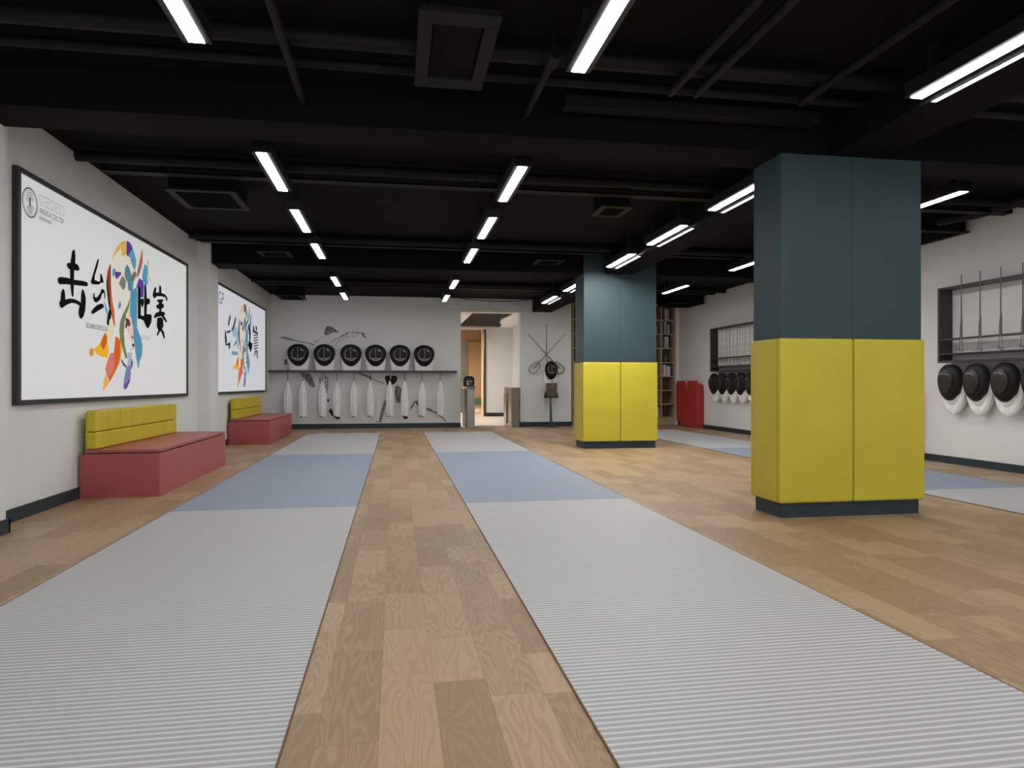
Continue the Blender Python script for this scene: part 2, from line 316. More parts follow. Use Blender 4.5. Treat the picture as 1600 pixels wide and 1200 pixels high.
SPLASH_SHAPES = [
((225,220,206),[(1863,1487),(1824,1442),(1805,1362),(1805,1246),(1815,1148),(1863,1062),(1921,991),(1981,959),(2103,932),(2187,989),(2251,1110),(2360,1206),(2450,1344),(2484,1500),(2405,1478),(2316,1545),(2187,1559),(1981,1556)]),
((226,178,92),[(2166,1709),(2062,1675),(1961,1611),(1882,1545),(1834,1482),(1809,1424),(1863,1487),(1941,1541),(2031,1585),(2042,1627),(2062,1571),(2072,1533),(2124,1531),(2198,1569),(2208,1712)]),
((92,64,150),[(2208,1714),(2273,1721),(2327,1708),(2382,1673),(2338,1632),(2273,1578),(2229,1554),(2198,1573)]),
((94,158,182),[(2382,1673),(2427,1624),(2450,1594),(2484,1559),(2484,1500),(2450,1436),(2382,1458),(2338,1508),(2305,1552),(2229,1554),(2273,1578),(2327,1626)]),
((152,66,36),[(1786,1397),(1748,1367),(1701,1299),(1683,1236),(1674,1189),(1683,1115),(1711,1043),(1739,970),(1758,927),(1786,899),(1863,768),(1892,778),(1872,924),(1824,1019),(1795,1130),(1786,1205)]),
((205,98,46),[(1794,1130),(1824,1019),(1872,924),(1892,778),(1863,768),(1815,879),(1776,975),(1771,1050)]),
((44,46,30),[(1683,1236),(1674,1144),(1701,1042),(1733,947),(1767,928),(1776,975),(1748,1063),(1720,1150),(1711,1232)]),
((84,150,184),[(1863,1367),(1912,1348),(1882,1297),(1824,1261),(1824,1334)]),
((88,64,132),[(1882,1328),(1961,1341),(2062,1349),(2042,1322),(1931,1258),(1892,1283)]),
((92,134,146),[(2208,1461),(2273,1440),(2327,1391),(2382,1292),(2316,1184),(2251,1192),(2229,1270),(2187,1292),(2145,1322),(2155,1404)]),
((122,126,108),[(2093,1322),(2145,1298),(2187,1280),(2166,1212),(2114,1165),(2062,1190),(1991,1219),(2042,1282)]),
((122,112,110),[(2450,1436),(2495,1393),(2405,1304),(2316,1299),(2360,1380)]),
((194,100,62),[(2654,1718),(2683,1672),(2683,1577),(2635,1483),(2565,1403),(2495,1351),(2507,1428),(2565,1531),(2623,1626)]),
((130,122,130),[(2671,1626),(2683,1568),(2635,1483),(2576,1414),(2530,1398),(2600,1511)]),
((78,162,188),[(2744,1557),(2830,1550),(2855,1502),(2830,1427),(2855,1370),(2830,1322),(2744,1332),(2671,1377),(2683,1456),(2719,1514)]),
((214,166,140),[(2855,1629),(2872,1592),(2862,1485),(2893,1437),(2969,1377),(2893,1402),(2842,1464),(2842,1561),(2810,1589)]),
((84,148,176),[(2316,1282),(2405,1304),(2382,1209),(2495,1258),(2518,1185),(2507,1058),(2507,898),(2507,797),(2612,711),(2683,604),(2659,500),(2588,429),(2553,331),(2507,409),(2450,525),(2438,607),(2382,770),(2338,890),(2305,912),(2294,993),(2305,1117)]),
((98,64,154),[(2565,1365),(2707,1357),(2719,1289),(2707,1167),(2612,1155),(2576,1235),(2484,1257)]),
((92,120,176),[(2382,853),(2405,772),(2450,633),(2441,599),(2382,712),(2342,833)]),
((116,126,88),[(2294,1115),(2229,1026),(2145,952),(2083,898),(2021,821),(2001,740),(2021,623),(2093,540),(2166,447),(2229,443),(2145,591),(2124,710),(2145,832),(2187,916),(2273,1007)]),
((84,150,184),[(1981,1014),(2031,1043),(2052,1006),(2021,963),(1961,956)]),
((112,166,196),[(1601,1007),(1655,961),(1711,907),(1683,851),(1637,914)]),
((228,198,188),[(2187,877),(2273,991),(2316,889),(2382,812),(2405,690),(2382,622),(2316,643),(2229,735),(2187,772)]),
((96,62,60),[(2166,883),(2273,869),(2316,823),(2273,793),(2219,799),(2187,764),(2157,769),(2176,836)]),
((110,70,66),[(2342,698),(2387,701),(2387,674),(2342,671)]),
((236,178,46),[(1637,683),(1692,656),(1701,581),(1729,515),(1692,430),(1583,433),(1442,457),(1374,504),(1494,554),(1556,610)]),
((202,98,36),[(1628,678),(1683,648),(1674,580),(1601,501),(1530,556),(1565,618)]),
((226,142,56),[(1324,510),(1362,504),(1378,476),(1357,442),(1316,430),(1283,439),(1271,467),(1288,496)]),
((226,216,182),[(1674,753),(1786,816),(1843,767),(1863,668),(1786,586),(1729,606),(1655,684)]),
((206,102,34),[(1892,659),(1971,652),(2021,624),(2072,572),(2062,515),(2001,394),(1902,306),(1805,227),(1729,181),(1720,234),(1786,342),(1843,459),(1872,553)]),
((238,164,66),[(2021,624),(2072,572),(2052,507),(1997,398),(2025,506)]),
((218,120,106),[(1786,487),(1863,483),(1872,359),(1824,289),(1711,219),(1674,263),(1637,315),(1683,384),(1729,446)]),
((240,172,74),[(1674,275),(1683,218),(1739,181),(1655,128),(1574,99),(1592,165),(1619,233)]),
((168,182,194),[(2208,506),(2360,513),(2338,454),(2305,371),(2187,352),(2240,434)]),
((112,92,162),[(2338,454),(2382,406),(2360,356),(2316,322),(2305,371)]),
((122,132,178),[(2187,352),(2305,371),(2316,273),(2294,215),(2208,125),(2134,106),(2103,142),(2124,222)]),
((112,72,144),[(2305,248),(2283,191),(2198,119),(2128,108),(2134,158),(2229,198)]),
((58,52,62),[(2042,443),(2103,398),(2187,360),(2176,343),(2103,366),(2052,404)]),
((58,56,66),[(2273,517),(2360,554),(2427,591),(2405,623),(2342,603),(2382,572)])]
SECOND_STROKES = [
((44,48,58),[(1009,1405),(1047,1337),(933,1185),(844,1186),(933,1326)]),
((44,48,58),[(641,1100),(713,1062),(749,995),(786,893),(677,834),(627,952)]),
((60,64,74),[(749,1074),(1085,1126),(1047,1087),(786,1041)]),
((44,48,58),[(656,842),(1009,906),(1047,944),(1009,799),(919,777),(896,846),(699,827)]),
((70,76,88),[(1440,1421),(1480,1342),(1240,1084),(1123,1129),(1359,1330)]),
((60,80,110),[(1240,830),(1440,951),(1646,982),(1440,895)]),
((150,190,215),[(1162,1096),(1440,1227),(1646,1132),(1713,798),(1521,863),(1440,1043),(1279,995)]),
((20,20,26),[(2637,1368),(2735,1295),(2755,1134),(2716,1010),(2935,1002),(2884,897),(2735,808),(2493,936),(2618,1044)]),
((120,158,188),[(1139,756),(1629,766),(1629,701),(1139,689)]),
((70,72,80),[(2986,1357),(3088,1365),(3140,1276),(3514,1262),(3482,1217),(3088,1220),(2935,1229)]),
((40,42,50),[(3245,1383),(3373,1379),(3406,1296),(3266,1285)]),
((60,60,66),[(3057,1176),(3503,1225),(3503,1203),(3057,1151)]),
((60,60,66),[(3057,1122),(3503,1169),(3503,1147),(3057,1097)]),
((60,60,66),[(3057,1068),(3503,1113),(3503,1092),(3057,1043)]),
((60,60,66),[(3057,1014),(3503,1057),(3503,1036),(3057,989)]),
((60,60,66),[(3057,960),(3503,1002),(3503,980),(3057,935)]),
((60,60,66),[(3057,906),(3503,946),(3503,925),(3057,881)]),
((50,50,56),[(3193,871),(3330,878),(3140,743),(3088,751)]),
((50,50,56),[(3298,876),(3438,883),(3482,703),(3395,721)])]
MURAL_SHAPES = [
(1,[(-2721,2158),(-2605,2185),(-2475,2154),(-2329,2095),(-2183,2074),(-2007,2037),(-1890,2001),(-1919,1985),(-2066,2029),(-2242,2058),(-2387,2087),(-2576,2122)]),
(1,[(-1676,2269),(-1661,2361),(-1624,2438),(-1550,2454),(-1476,2424),(-1416,2364),(-1350,2327),(-1350,2296),(-1416,2311),(-1506,2287),(-1580,2232),(-1654,2231)]),
(0,[(-1668,2224),(-1727,2162),(-1816,2085),(-1919,2015),(-1934,2030),(-1786,2139),(-1698,2216)]),
(0,[(-1580,2042),(-1476,2104),(-1327,2197),(-1208,2275),(-1103,2322),(-1029,2331),(-879,2310),(-819,2311),(-819,2272),(-984,2270),(-1103,2261),(-1238,2198),(-1402,2120),(-1506,2058)]),
(1,[(-819,2311),(-743,2296),(-695,2151),(-781,2203)]),
(0,[(-1431,1997),(-1327,2121),(-1178,2199),(-954,2224),(-834,2241),(-954,2209),(-1148,2184),(-1297,2098),(-1402,2005)]),
(1,[(-2569,1669),(-2526,1639),(-2526,1518),(-2598,1533)]),
(1,[(-2256,1368),(-2154,1323),(-2007,1308),(-1934,1187),(-1890,1020),(-1934,974),(-2022,1020),(-2124,1187),(-2227,1308)]),
(1,[(-1786,1233),(-1750,1218),(-1757,1096),(-1779,1065),(-1797,1141)]),
(0,[(-1683,1294),(-1580,1218),(-1572,1019),(-1609,821),(-1639,913),(-1668,1065)]),
(2,[(-1617,699),(-1565,714),(-1565,646),(-1602,638)]),
(2,[(-1580,425),(-1528,485),(-1461,393),(-1387,316),(-1320,300),(-1315,216),(-1402,232),(-1506,317)]),
(1,[(-969,1342),(-804,1327),(-577,1235),(-577,1181),(-758,1265)]),
(1,[(-577,1235),(-562,1196),(-290,1096),(-244,1065),(-577,1181)]),
(2,[(-259,1220),(-229,1266),(-153,1274),(-122,1158),(-92,1267),(15,1267),(49,1190),(15,1112),(-61,1050),(-183,1004),(-214,1081)]),
(1,[(-15,988),(46,1034),(122,972),(168,941),(168,662),(92,600),(15,616),(-15,787)]),
(1,[(-214,694),(-214,571),(-274,416),(-335,169),(-396,170),(-365,324),(-305,540),(-274,648)]),
(1,[(-487,155),(-305,169),(-350,136),(-472,137)]),
(2,[(184,289),(291,304),(291,226),(245,203),(191,227)]),
(1,[(445,645),(491,668),(538,645),(569,598),(561,497),(491,583),(468,614),(445,536),(353,428),(360,506)]),
(1,[(739,488),(848,456),(1003,369),(1159,235),(1246,132),(1206,140),(1066,283),(925,362),(747,433)]),
(0,[(307,988),(384,1019),(384,1003),(322,980)])]
# ------------------------------------------------------------------ the room
XL, XR, YB, YF, ZC = -2.9, 7.3, -4.0, 17.0, 3.18
struct(MB().box(XL - .2, XR + .2, YB - .2, YF + .56, -.12, 0).build('floor', M['floor']))
struct(MB().box(XL - .2, XR + .2, YB - .2, YF + .6, ZC, ZC + .15).build('ceiling', M['black']))
struct(MB().box(XL - .2, XL, YB, YF, 0, ZC).build('wall_left', M['wall']))
struct(MB().box(XR, XR + .2, YB, YF + .6, 0, ZC).build('wall_right', M['wall']))
struct(MB().box(XL - .2, XR + .2, YB - .2, YB, 0, ZC).build('wall_back', M['wall']))
DX0, DX1, DZ, WALLT = 1.584, 3.07, 2.85, .32
w = MB().box(XL - .2, DX0, YF, YF + WALLT, 0, ZC); w.box(DX0, DX1, YF, YF + WALLT, DZ, ZC); w.box(DX1, 4.387, YF, YF + WALLT, 0, ZC)
struct(w.build('wall_far', M['wall']))
struct(MB().box(4.187, XR, YF + .56, YF + .76, 0, ZC).build('wall_alcove', M['wall']))
struct(MB().box(7.235, XR, 17.10, YF + .56, 0, ZC).build('trim_1', M['wall']))
# pilasters on the left wall
struct(MB().box(XL, -2.72, YB, 5.42, 0, ZC).build('trim_2', M['wall']))
struct(MB().box(XL, -2.72, 10.88, 11.36, 0, ZC).build('trim_3', M['wall']))
# skirting
b = MB().box(XL, -2.88, 5.42, 10.88, 0, .1); b.box(XL, -2.88, 11.36, YF, 0, .1)
b.box(-2.72, -2.70, YB, 5.44, 0, .1); b.box(-2.88, -2.70, 5.42, 5.44, 0, .1); b.box(-2.72, -2.70, 10.86, 11.38, 0, .1); b.box(-2.88, -2.72, 10.86, 10.88, 0, .1)
struct(b.build('baseboard_left', M['teal_skirt']))
b = MB().box(-2.88, DX0, YF - .02, YF, 0, .115); b.box(DX1, 4.387, YF - .02, YF, 0, .115)
struct(b.build('baseboard_far', M['teal_skirt']))
struct(MB().box(7.28, XR, YB, 17.1, 0, .095).build('baseboard_right', M['teal_skirt']))
# glazed front added unseen behind the viewer: its glow brightens walls and columns
b = MB()
for k in range(6): b.box(-2.2 + k * 1.7, -2.14 + k * 1.7, YB, YB + .06, .3, 2.72)
b.box(-2.14, 6.3, YB, YB + .06, .3, .36); b.box(-2.14, 6.3, YB, YB + .06, 2.66, 2.72)
fr = struct(b.build('fill_window_1', M['frame']))
b = MB()
for k in range(5): MB().box(-2.14 + k * 1.7, -.50 + k * 1.7, YB + .01, YB + .03, .36, 2.66).build('pane', M['fill_pane'], fr)
b.bm.free()
# beams
struct(MB().box(XL, XR, 4.98, 5.40, 2.87, ZC).build('trim_4', M['black']))
struct(MB().box(XL, XR, 10.965, 11.48, 2.87, ZC).build('trim_5', M['black']))
b = MB().box(3.385, 3.86, YB, 4.98, 2.87, ZC); b.box(3.385, 3.86, 5.40, 10.935, 2.87, ZC); b.box(3.385, 3.86, 11.48, YF, 2.87, ZC)
struct(b.build('trim_6', M['black']))
# corridor behind the doorway
C0 = YF + WALLT
struct(MB().box(-1.2, 4.1, C0 + .24, 35, -.12, -.001).build('floor_corridor', M['pale_floor']))
b = MB().box(3.83, 4.03, C0, 23.0, 0, 2.95); b.box(2.945, 3.83, 22.7, 22.95, 0, 2.95); b.box(-1.2, 2.945, 22.7, 22.9, 2.875, 2.95); b.box(-1.4, -1.2, C0, 22.7, 0, 2.95)
b.box(-1.4, .6, 22.7, 22.9, 0, 2.875)
struct(b.build('wall_corridor', M['wall']))
struct(MB().box(2.95, 3.83, 22.68, 22.70, 0, .12).build('baseboard_corridor', M['teal_skirt']))
# corridor ceiling: white soffits round a dark slatted opening
b = MB().box(-1.2, 2.02, C0, 22.7, 2.95, 3.05)
poly = [(3.83, C0), (3.83, 22.7), (3.42, 22.7), (3.36, 21.9), (3.16, 21.0), (3.06, 20.0), (3.12, 19.2), (3.13, 18.5), (3.02, 17.9), (3.0, C0)]
b.prism(poly, lambda p: (p[0], p[1], 2.95), lambda p: (p[0], p[1], 3.05))
struct(b.build('ceiling_corridor', M['wall']))
b = MB().box(2.02, 3.5, C0, 22.7, 3.07, 3.12)
for i in range(14): b.box(2.02, 3.5, C0 + .1 + i * .38, C0 + .22 + i * .38, 2.97, 3.07)
struct(b.build('ceiling_slats', M['slats']))
struct(MB().box(2.895, 2.945, 22.66, 22.95, 0, 2.875).build('door_1', M['frame']))
# warm room beyond
b = MB().box(2.945, 3.15, 22.95, 23.9, 0, 2.95); b.box(-1.2, 7, 33, 33.2, 0, 3.2)
struct(b.build('wall_beyond', M['orange']))
struct(MB().box(-1.2, 4.1, 22.9, 35, 3.1, 3.2).build('ceiling_beyond', M['brown']))
struct(MB().box(-1.2, 4.1, 32.97, 33, .08, .42).build('baseboard_beyond', M['green']))
cab = tag(MB().box(1.4, 2.72, 26, 26.5, 0, 2.72).build('tall_cabinet', M['grey_cab'], bevel=.01), 'tall plain grey cabinet in the warm room beyond the doorway', 'cabinet')

# ------------------------------------------------------------------ lamps
def make_lamp(label, L, m, ztop=2.893, side=False):
    t = thing('linear_ceiling_light', label, 'ceiling light')
    b = MB()
    b.box(-.075, -.041, -.014, L + .014, 0, .09); b.box(.041, .075, -.014, L + .014, 0, .09); b.box(-.041, .041, -.014, 0, 0, .09); b.box(-.041, .041, L, L + .014, 0, .09); b.box(-.041, .041, 0, L, .022, .09)
    b.build('casing', M['lamp_case'], t)
    for q in (.12, L - .16): MB().box(-.02, .02, q, q + .04, .09, ZC - ztop).build('hanger', M['lamp_case'], t)
    if side: MB().box(.094, .128, .02, L - .02, -.029, -.0235).build('beam_glow_strip', M['beam_glow_strip'], t)  # glowing strip imitates the lamp-lit lower side of the beam
    MB().box(-.040, .040, .001, L - .001, -.004, .018).build('diffuser', m, t)
    return t
ZL = 2.893
rows = [(-1.054, 'over the left mat', [(-1.0, 1.08), (1.0, 1.08), (2.87, 1.08), (5.747, 1.09), (7.565, 1.07), (9.36, 1.055), (12.2, 1.065), (14.3, .995)]),
        (1.061, 'over the middle mat', [(-1.0, 1.08), (1.0, 1.08), (2.87, 1.08), (5.75, 1.11), (7.56, 1.10), (9.35, 1.045), (12.21, 1.03), (14.3, 1.0)]),
        (3.30, 'beside the column beam', [(-1.0, 1.08), (1.0, 1.08), (2.87, 1.08), (5.75, 1.11), (7.56, 1.11), (9.335, 1.09), (12.2, 1.07), (14.1, 1.2)]),
        (5.353, 'over the right-hand mat', [(-1.0, 1.08), (1.0, 1.08), (2.87, 1.08), (5.784, 1.09), (7.56, 1.08), (9.35, 1.075), (12.15, 1.12), (14.3, 1.0)])]
for x, where, segs in rows:
    n = 0
    for y0, L in segs:
        if y0 < 2.5: lab = 'linear ceiling light %s, behind the view' % where; 
        else:
            n += 1; lab = 'white linear ceiling light %s, %s from the front of the row' % (where, ORD[n - 1])
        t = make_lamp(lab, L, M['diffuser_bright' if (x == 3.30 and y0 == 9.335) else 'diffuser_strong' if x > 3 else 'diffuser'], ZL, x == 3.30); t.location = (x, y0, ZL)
        if y0 < 2.5: t['label'] = 'white linear ceiling light %s, %s' % (where, 'behind the viewer' if y0 < 0 else 'just overhead')
for x, y, m, lab in ((1.2, 18.2, 'corridor_diffuser', 'linear ceiling light in the corridor, near the doorway'), (1.2, 20.6, 'corridor_diffuser', 'linear ceiling light deeper in the corridor')):
    t = make_lamp(lab, 1.6, M[m], 2.66 + ZC - 2.95); t.location = (x, y, 2.66)
for x, y in ((1.0, 25.0), (1.0, 28.0)):
    t = make_lamp('warm ceiling light in the room beyond, %s' % ('near' if y < 26 else 'far'), 1.8, M['warm_diffuser'], 2.81 + ZC - 3.1); t.location = (x, y, 2.81)

# ------------------------------------------------------------------ services under the ceiling
def pipe(name, pts, r, label, cat='pipe', m='black_pipe'):
    return tag(MB().tube(pts, r, 12).build(name, M[m], smooth=True), label, cat)
def hung(y, z): return
for y, z, r, x0, x1, lab in [(4.22, 3.10, .055, -2.7, 7.2, 'thick black pipe crossing under the front ceiling bay'), (4.55, 3.10, .035, -2.7, 7.2, 'thin black pipe crossing just before the front beam'),
                        (6.75, 3.10, .05, -2.82, 7.2, 'black pipe crossing the ceiling behind the front beam'), (10.12, 3.11, .05, -2.8, 7.2, 'black pipe crossing the ceiling ahead of the rear beam'), (14.3, 3.12, .05, -2.8, 7.2, 'black pipe crossing the ceiling near the far wall')]:
    pipe('ceiling_pipe', [(x0, y, z), (x1, y, z)], r, lab)
for y, z, lab in [(6.98, 3.05, 'flat black cable tray behind the front beam'), (10.24, 3.06, 'flat black cable tray ahead of the rear beam'), (14.55, 3.08, 'flat black cable tray near the far wall')]:
    b = MB().box(-2.7, 7.1, y, y + .14, z, z + .012); b.box(-2.7, 7.1, y, y + .008, z, z + .05); b.box(-2.7, 7.1, y + .132, y + .14, z, z + .05)
    for k in range(7): b.box(-2.2 + k * 1.5, -2.18 + k * 1.5, y + .06, y + .08, z + .01, ZC)
    tag(b.build('cable_tray', M['black_pipe']), lab, 'cable tray')
for x, lab in [(1.82, 'left of three black pipes running lengthwise at the front right ceiling'), (2.0, 'middle of three black pipes running lengthwise at the front right ceiling'), (2.78, 'right of three black pipes running lengthwise at the front right ceiling')]:
    pipe('ceiling_pipe', [(x, -3.9, 3.01), (x, 4.4, 3.01)], .03, lab)
pipe('ceiling_pipe', [(-.63, -3.9, 3.0), (-.63, 4.98, 3.0)], .026, 'slim black pipe running lengthwise to the front beam, left of the square ceiling unit')
t = thing('drain_pipe', 'black pipe with a stubby elbow end, right of the square ceiling unit', 'pipe', (.93, 4.0, 3.0))
MB().tube([(.93, 4.02, 3.0), (.93, 4.98, 3.0)], .026, 12).build('pipe', M['black_pipe'], t, smooth=True)
MB().tube([(.93, 3.95, 3.0), (.93, 4.10, 3.0)], [.045, .045], 8).build('elbow', M['black_pipe'], t, smooth=True)
MB().tube([(.93, 4.0, 3.0), (.93, 4.0, ZC)], .012, 8).build('hanger_rod', M['black_pipe'], t)
cd = MB().box(1.18, 3.15, 4.74, 4.86, 3.02, 3.10)
for x in (1.5, 2.8): cd.box(x, x + .02, 4.79, 4.81, 3.09, ZC)
tag(cd.build('cable_duct', M['black_pipe']), 'flat black cable duct in front of the front beam, beside the lengthwise beam', 'duct')
# cassette unit
t = thing('cassette_air_unit', 'square black ceiling cassette with a recessed centre, front middle of the ceiling', 'air conditioner', (.34, 4.07, 2.99))
b = MB().box(.12, .56, 3.61, 3.74, 2.99, 3.03); b.box(.12, .56, 4.40, 4.54, 2.99, 3.03); b.box(.12, .20, 3.74, 4.40, 2.99, 3.03); b.box(.48, .56, 3.74, 4.40, 2.99, 3.03)
b.build('frame', M['black_pipe'], t, bevel=.004)
MB().box(.18, .50, 3.70, 4.44, 3.03, ZC).build('body', M['black'], t)
MB().box(.205, .475, 3.75, 4.39, 3.010, 3.022).build('grille', M['black'], t, bevel=.01)
def fcu(x0, x1, y0, y1, z, lab):
    t = thing('fan_coil_unit', lab, 'air conditioner', ((x0 + x1) / 2, (y0 + y1) / 2, z))
    MB().box(x0, x1, y0, y1, z + .02, ZC).build('body', M['black'], t, bevel=.006)
    b = MB().box(x0 - .03, x1 + .03, y0 - .03, y0 + .04, z, z + .02); b.box(x0 - .03, x1 + .03, y1 - .04, y1 + .03, z, z + .02); b.box(x0 - .03, x0 + .04, y0 + .04, y1 - .04, z, z + .02); b.box(x1 - .04, x1 + .03, y0 + .04, y1 - .04, z, z + .02)
    b.build('flange', M['black_pipe'], t)
    b = MB()
    n = int((y1 - y0 - .1) / .05)
    for k in range(n): b.box(x0 + .04, x1 - .04, y0 + .06 + k * .05, y0 + .075 + k * .05, z + .005, z + .02)
    b.build('grille', M['black'], t)
fcu(-2.20, -1.60, 7.25, 7.95, 2.96, 'black air unit on the left ceiling behind the front beam')
fcu(-1.95, -1.55, 10.45, 10.85, 2.97, 'small black air unit on the left ceiling ahead of the rear beam')
fcu(-2.5, -2.0, 15.3, 16.1, 2.95, 'black air unit in the far left ceiling corner')
fcu(2.22, 2.52, 7.2, 7.6, 2.97, 'small black air unit on the middle ceiling behind the front beam')
fcu(2.18, 2.56, 10.45, 10.85, 2.97, 'small black air unit on the middle ceiling ahead of the rear beam')
fcu(6.5, 7.24, 7.80, 9.3, 3.0, 'long black air unit on the ceiling beside the right wall, front')
fcu(6.45, 7.24, 15.5, 16.4, 2.98, 'black air unit on the ceiling by the far right corner')
pipe('ceiling_duct', [(6.85, 5.5, 3.1), (6.85, 7.2, 3.1), (6.75, 7.7, 3.12)], .07, 'round black duct close to the right wall ahead of the long air unit', 'duct')
pipe('cable', [(1.58, 16.985, 3.17), (1.9, 16.985, 3.14), (2.4, 16.985, 3.115), (2.9, 16.985, 3.13), (3.3, 16.985, 3.16)], .008, 'thin black cable sagging above the doorway', 'cable')
MBX = MB(); MBX.prism([(2.86, 3.02), (3.07, 3.02), (3.05, 2.9), (2.9, 2.9)], lambda p: (p[0], 16.88, p[1]), lambda p: (p[0], 17.0, p[1]))
tag(MBX.build('wall_sensor', M['wall'], bevel=.004), 'small pale tapered box on the wall above the doorway right corner', 'sensor')

# ------------------------------------------------------------------ columns with padding
def column(label, x0, x1, y0, y1, top):
    t = thing('padded_column', label, 'column', ((x0 + x1) / 2, (y0 + y1) / 2, 0))
    xm = (x0 + x1) / 2
    o = MB().box(x0 + .012, x1 - .012, y0 + .012, y1 - .012, 0, .115).build('plinth', M['teal_skirt'], t); o['label'] = 'dark teal plinth'
    b = MB().box(x0, xm - .0015, y0, y1, 1.40, 2.87); b.box(xm + .0015, x1, y0, y1, 1.40, 2.87); b.box(x0 + .01, x1 - .01, y0 + .01, y1 - .01, 1.40, 2.868)
    if top > 2.9:
        for a, c in ((x0, xm - .0015), (xm + .0015, x1)): b.box(a, c, y0, y0 + .022, 2.87, top)
    o = b.build('upper_cladding', M['teal'], t); o['label'] = 'dark teal upper half of the column'
    MB().box(x0 + .03, x1 - .03, y0 + .03, y1 - .03, .115, 1.40).build('core', M['teal_skirt'], t)
    e = .022
    for a, c in ((x0 - e, xm - .003), (xm + .003, x1 + e)):
        MB().box(a, c, y0 - e, y0 + .028, .117, 1.416).build('front_pad', M['yellow_pad'], t, bevel=.018, seg=3, smooth=False)
        MB().box(a, c, y1 - .028, y1 + e, .117, 1.416).build('rear_pad', M['yellow_pad'], t, bevel=.018, seg=3)
    MB().box(x0 - e, x0 + .028, y0 + .03, y1 - .03, .117, 1.416).build('side_pad', M['yellow_pad'], t, bevel=.014, seg=3)
    MB().box(x1 - .028, x1 + e, y0 + .03, y1 - .03, .117, 1.416).build('side_pad', M['yellow_pad'], t, bevel=.014, seg=3)
column('near wide column, dark teal above and yellow padding below, on the wood floor', 2.985, 4.222, 5.0, 5.42, 2.87)
column('far wide column with teal top and yellow padding, in front of the bookcase', 3.035, 4.275, 10.94, 11.49, ZC)

# ------------------------------------------------------------------ fencing mats
def mat_strip(label, x0, x1):
    t = thing('fencing_mat', label, 'mat', ((x0 + x1) / 2, 6.6, 0))
    for nm, y0, y1, m, lb in (('mat_section', -3.2, 6.07, 'mat_grey', 'near grey ribbed section'), ('mat_section', 6.07, 10.7, 'mat_blue', 'blue ribbed section'), ('mat_section', 10.7, 15.25, 'mat_grey', 'far grey ribbed section')):
        o = MB().box(x0, x1, y0, y1, 0, .006).build(nm, M[m], t); o['label'] = lb
    for a in (x0 - .005, x1): MB().box(a, a + .005, -3.2, 15.25, 0, .007).build('edge_strip', M['mat_edge'], t)
mat_strip('left grey and blue ribbed fencing mat, beside the red benches', -1.83, -.325)
mat_strip('middle grey and blue ribbed fencing mat, leading to the doorway', .605, 2.1)
mat_strip('right-hand grey and blue ribbed fencing mat, partly behind the columns', 5.0, 6.42)

# ------------------------------------------------------------------ benches
def bench(label, y0, y1, yb1, n):
    x0, x1 = -2.878, -2.185
    t = thing('bench', label, 'bench', ((x0 + x1) / 2, (y0 + y1) / 2, 0))
    MB().box(x0, x1, y0, y1, 0, .405).build('body', M['red_bench'], t, bevel=.003)
    MB().box(x0 + .065, x1 - .02, y0 + .012, y1 - .012, .405, .416).build('shadow_gap', M['frame'], t)
    MB().box(x0 + .055, x1, y0, y1, .416, .444).build('seat', M['red_bench'], t, bevel=.005)
    bk = MB().box(x0 + .03, x0 + .05, y0 + .05, yb1 - .03, .406, .79).build('backrest', M['yellow_fab'], t, bevel=.004)
    w = (yb1 - y0 - .02) / n
    for k in range(n):
        a = y0 + .02 + k * w
        for z0, z1 in ((.446, .605), (.611, .81)):
            MB().box(x0 + .048, x0 + .135, a + .0015, a + w - .0015, z0, z1).build('back_cushion', M['yellow_fab'], bk, bevel=.016, seg=3)
bench('near red bench with yellow tufted backrest under the large poster', 6.955, 9.50, 9.38, 8)
bench('far red bench with yellow tufted backrest under the second poster', 12.70, 15.34, 14.98, 8)

